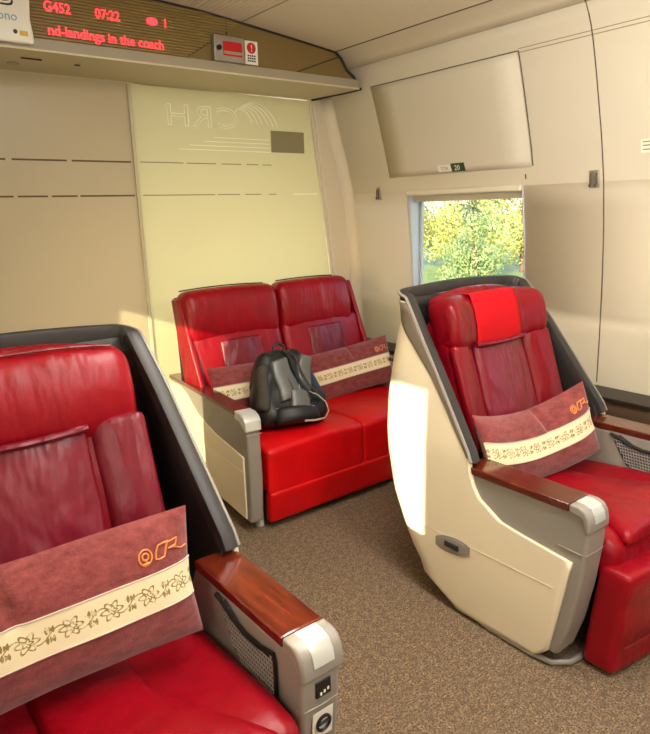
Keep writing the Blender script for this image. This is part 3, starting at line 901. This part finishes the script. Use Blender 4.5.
def sw(p):
    q = p.copy(); q.z += .012*(1-(p.x/.3)**2)*(p.z > 0)-(.045*((-p.y-.2)/.22)**2 if p.y < -.2 else 0)+.006*noise.noise(Vector((p.x*6, p.y*6, 2)))
    q.z -= .03*(p.y/.4)*.6
    return q
for k, c in enumerate((-.307, .307)):
    mb = MB().rbox(.3068, .36, .118, .022, 10, sw); xf(Matrix.Translation((c, -.145, .312)), mb); mb.build('seat_cushion', RED_SUNLIT, so)
def fp(p):
    q = p.copy(); q.y += (-.004*math.sin(p.x*9) + .05*(-(p.z+.0)/.16))*(p.y < 0)*.4; return q
mb = MB().rbox(.612, .03, .085, .02, 10, fp); xf(Matrix.Translation((0, -.475, .122)), mb); mb.build('front_valance', RED_SUNLIT, so)
MB().box(-.58, .58, -.42, .35, .05, .25).build('seat_base', GREY_D, so, bevel=.01)
for k, c in enumerate((-.31, .31)):
    Mb = Matrix.Translation((c, .24, .62)) @ Matrix.Rotation(-.30, 4, 'X')
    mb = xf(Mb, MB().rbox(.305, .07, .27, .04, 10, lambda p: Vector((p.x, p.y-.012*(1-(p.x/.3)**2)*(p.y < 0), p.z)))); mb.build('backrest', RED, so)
    mb = xf(Mb @ Matrix.Translation((0, -.07, .02)), MB().rbox(.135, .018, .19, .016, 8, lambda p: Vector((p.x, p.y-.01*(1-(p.x/.13)**2)*(p.y < 0), p.z)))); mb.build('back_insert', RED_IN, so)
    Mh = Matrix.Translation((c*1.008-(.025 if k else 0), .335, .965)) @ Matrix.Rotation(-.12, 4, 'X')
    def hh(p):
        q = p.copy(); q.y -= .025*(1-(p.z/.16)**2)*(p.y < 0); q.y += .006*noise.noise(Vector((p.x*12+c, p.z*5+p.x*9, 2)))*(p.y < 0)
        q.z += .012*(1-(p.x/.31)**2)*(p.z > 0); return q
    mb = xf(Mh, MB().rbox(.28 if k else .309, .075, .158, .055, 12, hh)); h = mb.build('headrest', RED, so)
    mb = MB(); mb.tube([Mh @ Vector((x, .04, .163+.012*(1-(x/.31)**2))) for x in [-.28+.056*i for i in range(1 if k else 0, 11-(1 if k else 0))]], .004, 6); mb.build('piping', GASKET, h)
# side of the back
for sg in (-1, 1):
    MB().prism([(.12, .60), (.33, .60), (.43, 1.08), (.34, 1.09)], 0, sg*.60, sg*.632).build('back_side_panel', RED, so, bevel=.012)
MB().prism([(.30, .1), (.42, .1), (.47, 1.08), (.41, 1.09)], 0, -.60, .60).build('back_shell', GREY_D, so, bevel=.01)
for x, y in ((-.62, -.40), (-.02, -.38), (.5, -.40), (-.60, .38), (.60, .38)):
    MB().tube([(x, y, 0.0), (x, y, .07)], .022, 12).build('foot', SILVER, so)

# ---------------------------------------------------------------- backpack
bp = thing('backpack', 'black and grey backpack leaning on the left half of the red sofa', 'backpack', (1.815, 2.66, .43), (-.50, .07, -.16))
bp.scale = (.90, 1, 1.04)
def bkw(p):
    q = p.copy(); k = (p.z+.2)/.4
    q.x *= 1.10-.40*max(0, k-.35)**1.3*1.5+.04*math.sin(k*5)
    q.y *= 1.0-.35*max(0, k-.3)
    n = noise.noise(Vector((p.x*9, p.y*9, p.z*7)))
    q.x += .02*n; q.y += .024*noise.noise(Vector((p.z*10, p.x*8, 4))); q.z += .018*n
    return q
mb = xf(Matrix.Translation((0, 0, .205)), MB().rbox(.205, .10, .205, .075, 12, bkw)); mb.build('pack_body', FABRIC_B, bp, ang=80)
def pkw(p):
    q = p.copy(); k = (p.z+.11)/.22; q.x *= 1.0-.25*k+.1; q.y -= .02*(1-(p.x/.1)**2)*(p.y < 0); q.x += .008*noise.noise(Vector((p.z*14, p.x*6, 9))); return q
mb = xf(Matrix.Translation((-.045, -.095, .235)) @ Matrix.Rotation(-.22, 4, 'Y'), MB().rbox(.062, .014, .105, .012, 8, pkw)); mb.build('front_panel', FABRIC_G, bp)
mb = xf(Matrix.Translation((.02, -.108, .12)) @ Matrix.Rotation(.15, 4, 'Y'), MB().rbox(.06, .014, .05, .012, 8, pkw)); mb.build('lower_panel', FABRIC_G, bp)
mb = xf(Matrix.Translation((.085, -.08, .24)) @ Matrix.Rotation(.28, 4, 'Y'), MB().rbox(.045, .018, .12, .015, 8, pkw)); mb.build('shoulder_pad', FABRIC_G, bp)
mb = xf(Matrix.Translation((-.175, -.02, .20)) @ Matrix.Rotation(.15, 4, 'Y'), MB().rbox(.035, .075, .12, .03, 8, pkw)); mb.build('side_pocket', FABRIC_O, bp)
mb = xf(Matrix.Translation((.0, -.095, .05)), MB().rbox(.15, .04, .045, .035, 8, pkw)); mb.build('bottom_pocket', FABRIC_B, bp)
MB().tube([(.0, -.06, .40), (.012, -.10, .36), (.02, -.125, .27), (.045, -.14, .19), (.09, -.14, .14), (.15, -.12, .11)], .009, 8, flat=.6).build('shoulder_strap', FABRIC_B, bp)
MB().tube([(.02, -.06, .40), (.05, -.10, .36), (.055, -.135, .27), (.085, -.14, .19), (.14, -.12, .15)], .006, 8, flat=.6).build('shoulder_strap', FABRIC_O, bp)
MB().tube([(.07, -.14, .155), (.12, -.15, .13), (.165, -.15, .09), (.17, -.155, .04), (.13, -.165, .005), (.06, -.17, -.002), (.0, -.165, .003)], .006, 8, flat=.5).build('webbing_strap', WEB, bp)
MB().tube([(-.03, -.01, .40), (-.035, -.02, .435), (0, -.03, .45), (.035, -.02, .435), (.035, -.01, .40)], .009, 8).build('carry_handle', FABRIC_B, bp)
MB().tube([(-.13, -.10, .09), (-.10, -.112, .085), (0, -.135, .09), (.10, -.125, .08)], .003, 6).build('zipper', METAL, bp)
MB().tube([(-.08, -.115, .33), (-.02, -.13, .2), (-.01, -.135, .13)], .003, 6).build('zipper', FABRIC_O, bp)

# ---------------------------------------------------------------- outside
g = MB().box(-60, 90, -60, 90, -1.5, -1.4).build('ground', GRASS, smooth=False); struct(g)
def tree(label, x, y, h, r, mat, seed, n=5200):
    rnd = random.Random(seed)
    t = thing('tree', label, 'tree', (x, y, -1.4), group=None)
    MB().tube([(0, 0, 0), (.05, .1, h*.4), (0, .1, h*.8)], lambda q: .14*(1-.7*q), 8).build('trunk', TRUNK, t)
    blobs = []
    for k in range(26):
        q = rnd.random(); zz = h*(.12+.82*q); rr = r*(1-.75*abs(q-.3)**1.2)
        a = rnd.random()*2*PI; d = rr*.6*math.sqrt(rnd.random())
        blobs.append((d*math.cos(a), d*math.sin(a), zz, rr*rnd.uniform(.28, .48)))
    mb = MB()
    for k in range(n):
        bx_, by_, bz_, br = rnd.choice(blobs)
        d = Vector((rnd.gauss(0, 1), rnd.gauss(0, 1), rnd.gauss(0, 1))).normalized()*br*rnd.uniform(.75, 1.08)
        c = Vector((bx_, by_, bz_))+d; s = rnd.uniform(.06, .11)*r/3.0
        nrm = (d.normalized()+Vector((rnd.uniform(-.7, .7), rnd.uniform(-.7, .7), rnd.uniform(-.7, .7)))).normalized()
        a = nrm.orthogonal().normalized(); b = nrm.cross(a)
        mb.quad(c-a*s, c-b*s*.5, c+a*s, c+b*s*.5)
    mb.build('foliage', mat, t, smooth=False)
ty = lambda x, y: (x, y)
tree('tall yellow-green tree on the left of the window view', 25.0, 24.0, 8.0, 3.0, LEAF_A, 1, 16000)
tree('broad sunlit green tree filling the right of the window view', 25.0, 17.6, 8.6, 3.0, LEAF_A, 2, 16000)
tree('darker green tree behind the gap between the two sunlit trees', 36.0, 29.5, 6.6, 3.2, LEAF_B, 3, 9000)
tree('pale yellow-green tree standing to the right of the broad sunlit tree', 25.5, 10.6, 7.6, 2.8, LEAF_A, 5, 9000)
tree('green tree standing to the left of the tall yellow-green tree', 26.0, 31.0, 7.8, 2.9, LEAF_B, 6, 9000)
tree('low green bush beyond the window at the foot of the trees', 19.0, 15.4, 2.6, 1.7, LEAF_B, 4, 9000)

# ---------------------------------------------------------------- light
w = bpy.data.worlds.new('world'); bpy.context.scene.world = w; w.use_nodes = True
nt = w.node_tree; bg = nt.nodes['Background']
sky = nt.nodes.new('ShaderNodeTexSky'); sky.sky_type = 'NISHITA'; sky.sun_disc = False
sky.sun_elevation = math.radians(22); sky.sun_rotation = math.radians(240); sky.air_density = 1.0; sky.dust_density = 1.5
nt.links.new(sky.outputs[0], bg.inputs[0]); bg.inputs[1].default_value = .55
SD = Vector((1, .62, -.38)).normalized()
sun = bpy.data.lights.new('sun', 'SUN'); sun.energy = 12; sun.angle = math.radians(.6); sun.color = (1, .92, .76)
so_ = bpy.data.objects.new('sun', sun); C.objects.link(so_); so_.rotation_euler = SD.to_track_quat('-Z', 'Y').to_euler(); so_.location = (-6, -2, 4)
def area(name, loc, aim, sx, sy, e, col):
    l = bpy.data.lights.new(name, 'AREA'); l.shape = 'RECTANGLE'; l.size = sx; l.size_y = sy; l.energy = e; l.color = col
    o = bpy.data.objects.new(name, l); C.objects.link(o); o.location = loc
    o.rotation_euler = Vector(aim).to_track_quat('-Z', 'Y').to_euler(); return o
for y in (-1.1, .1, 1.3): area('cabin_lamp', (CX, y, 2.54), (0, 0, -1), .36, .85, 14, (1, .97, .92))
area('glass_backlight', (2.0, 4.8, 1.1), (0, -1, -.05), 2.0, 1.0, 42, (1, .99, .88))  # unseen area light added to glow through the frosted glass
cv = thing('added_uplight', 'unseen light trough added along the upper left wall to brighten the ceiling', 'light', (-.19, .6, 2.2))  # trough invented out of view to carry the ceiling fill
MB().box(0, .10, -2.3, 2.4, 0, .012).build('trough', WHITE, cv, bevel=.003)
MB().box(.09, .10, -2.3, 2.4, .012, .05).build('trough_lip', WHITE, cv, bevel=.003)
area('ceiling_fill_lamp', (-.12, .6, 2.235), (.55, 0, 1), .06, 4.4, 88, (1, .97, .90))  # added fill aimed upward to lift the dark ceiling
vt = thing('ceiling_light', 'unlit ceiling light housing added unseen in the vestibule behind the frosted glass', 'light', (CX, 4.4, 2.578))
MB().box(-.3, .3, -.2, .2, -.02, 0).build('lamp_housing', WHITE, vt, bevel=.004)

# ---------------------------------------------------------------- camera
f = 638.0
X = Vector((850, 180, -f)).normalized(); Y = Vector((-509, 143, -f)); Y = (Y-X*X.dot(Y)).normalized(); Z = X.cross(Y)
Mx = Matrix((X, Y, Z))      # camera -> world rotation
cam = bpy.data.cameras.new('camera'); co = bpy.data.objects.new('camera', cam); C.objects.link(co)
co.matrix_world = Matrix.Translation((0, 0, 1.55)) @ Mx.to_4x4()
cam.sensor_fit = 'HORIZONTAL'; cam.sensor_width = 36; cam.lens = f/650*36; cam.clip_start = .02; cam.clip_end = 400
bpy.context.scene.camera = co
vs = bpy.context.scene.view_settings
vs.view_transform = 'Standard'; vs.look = 'None'; vs.gamma = 1; vs.use_curve_mapping = False; vs.exposure = 0.56
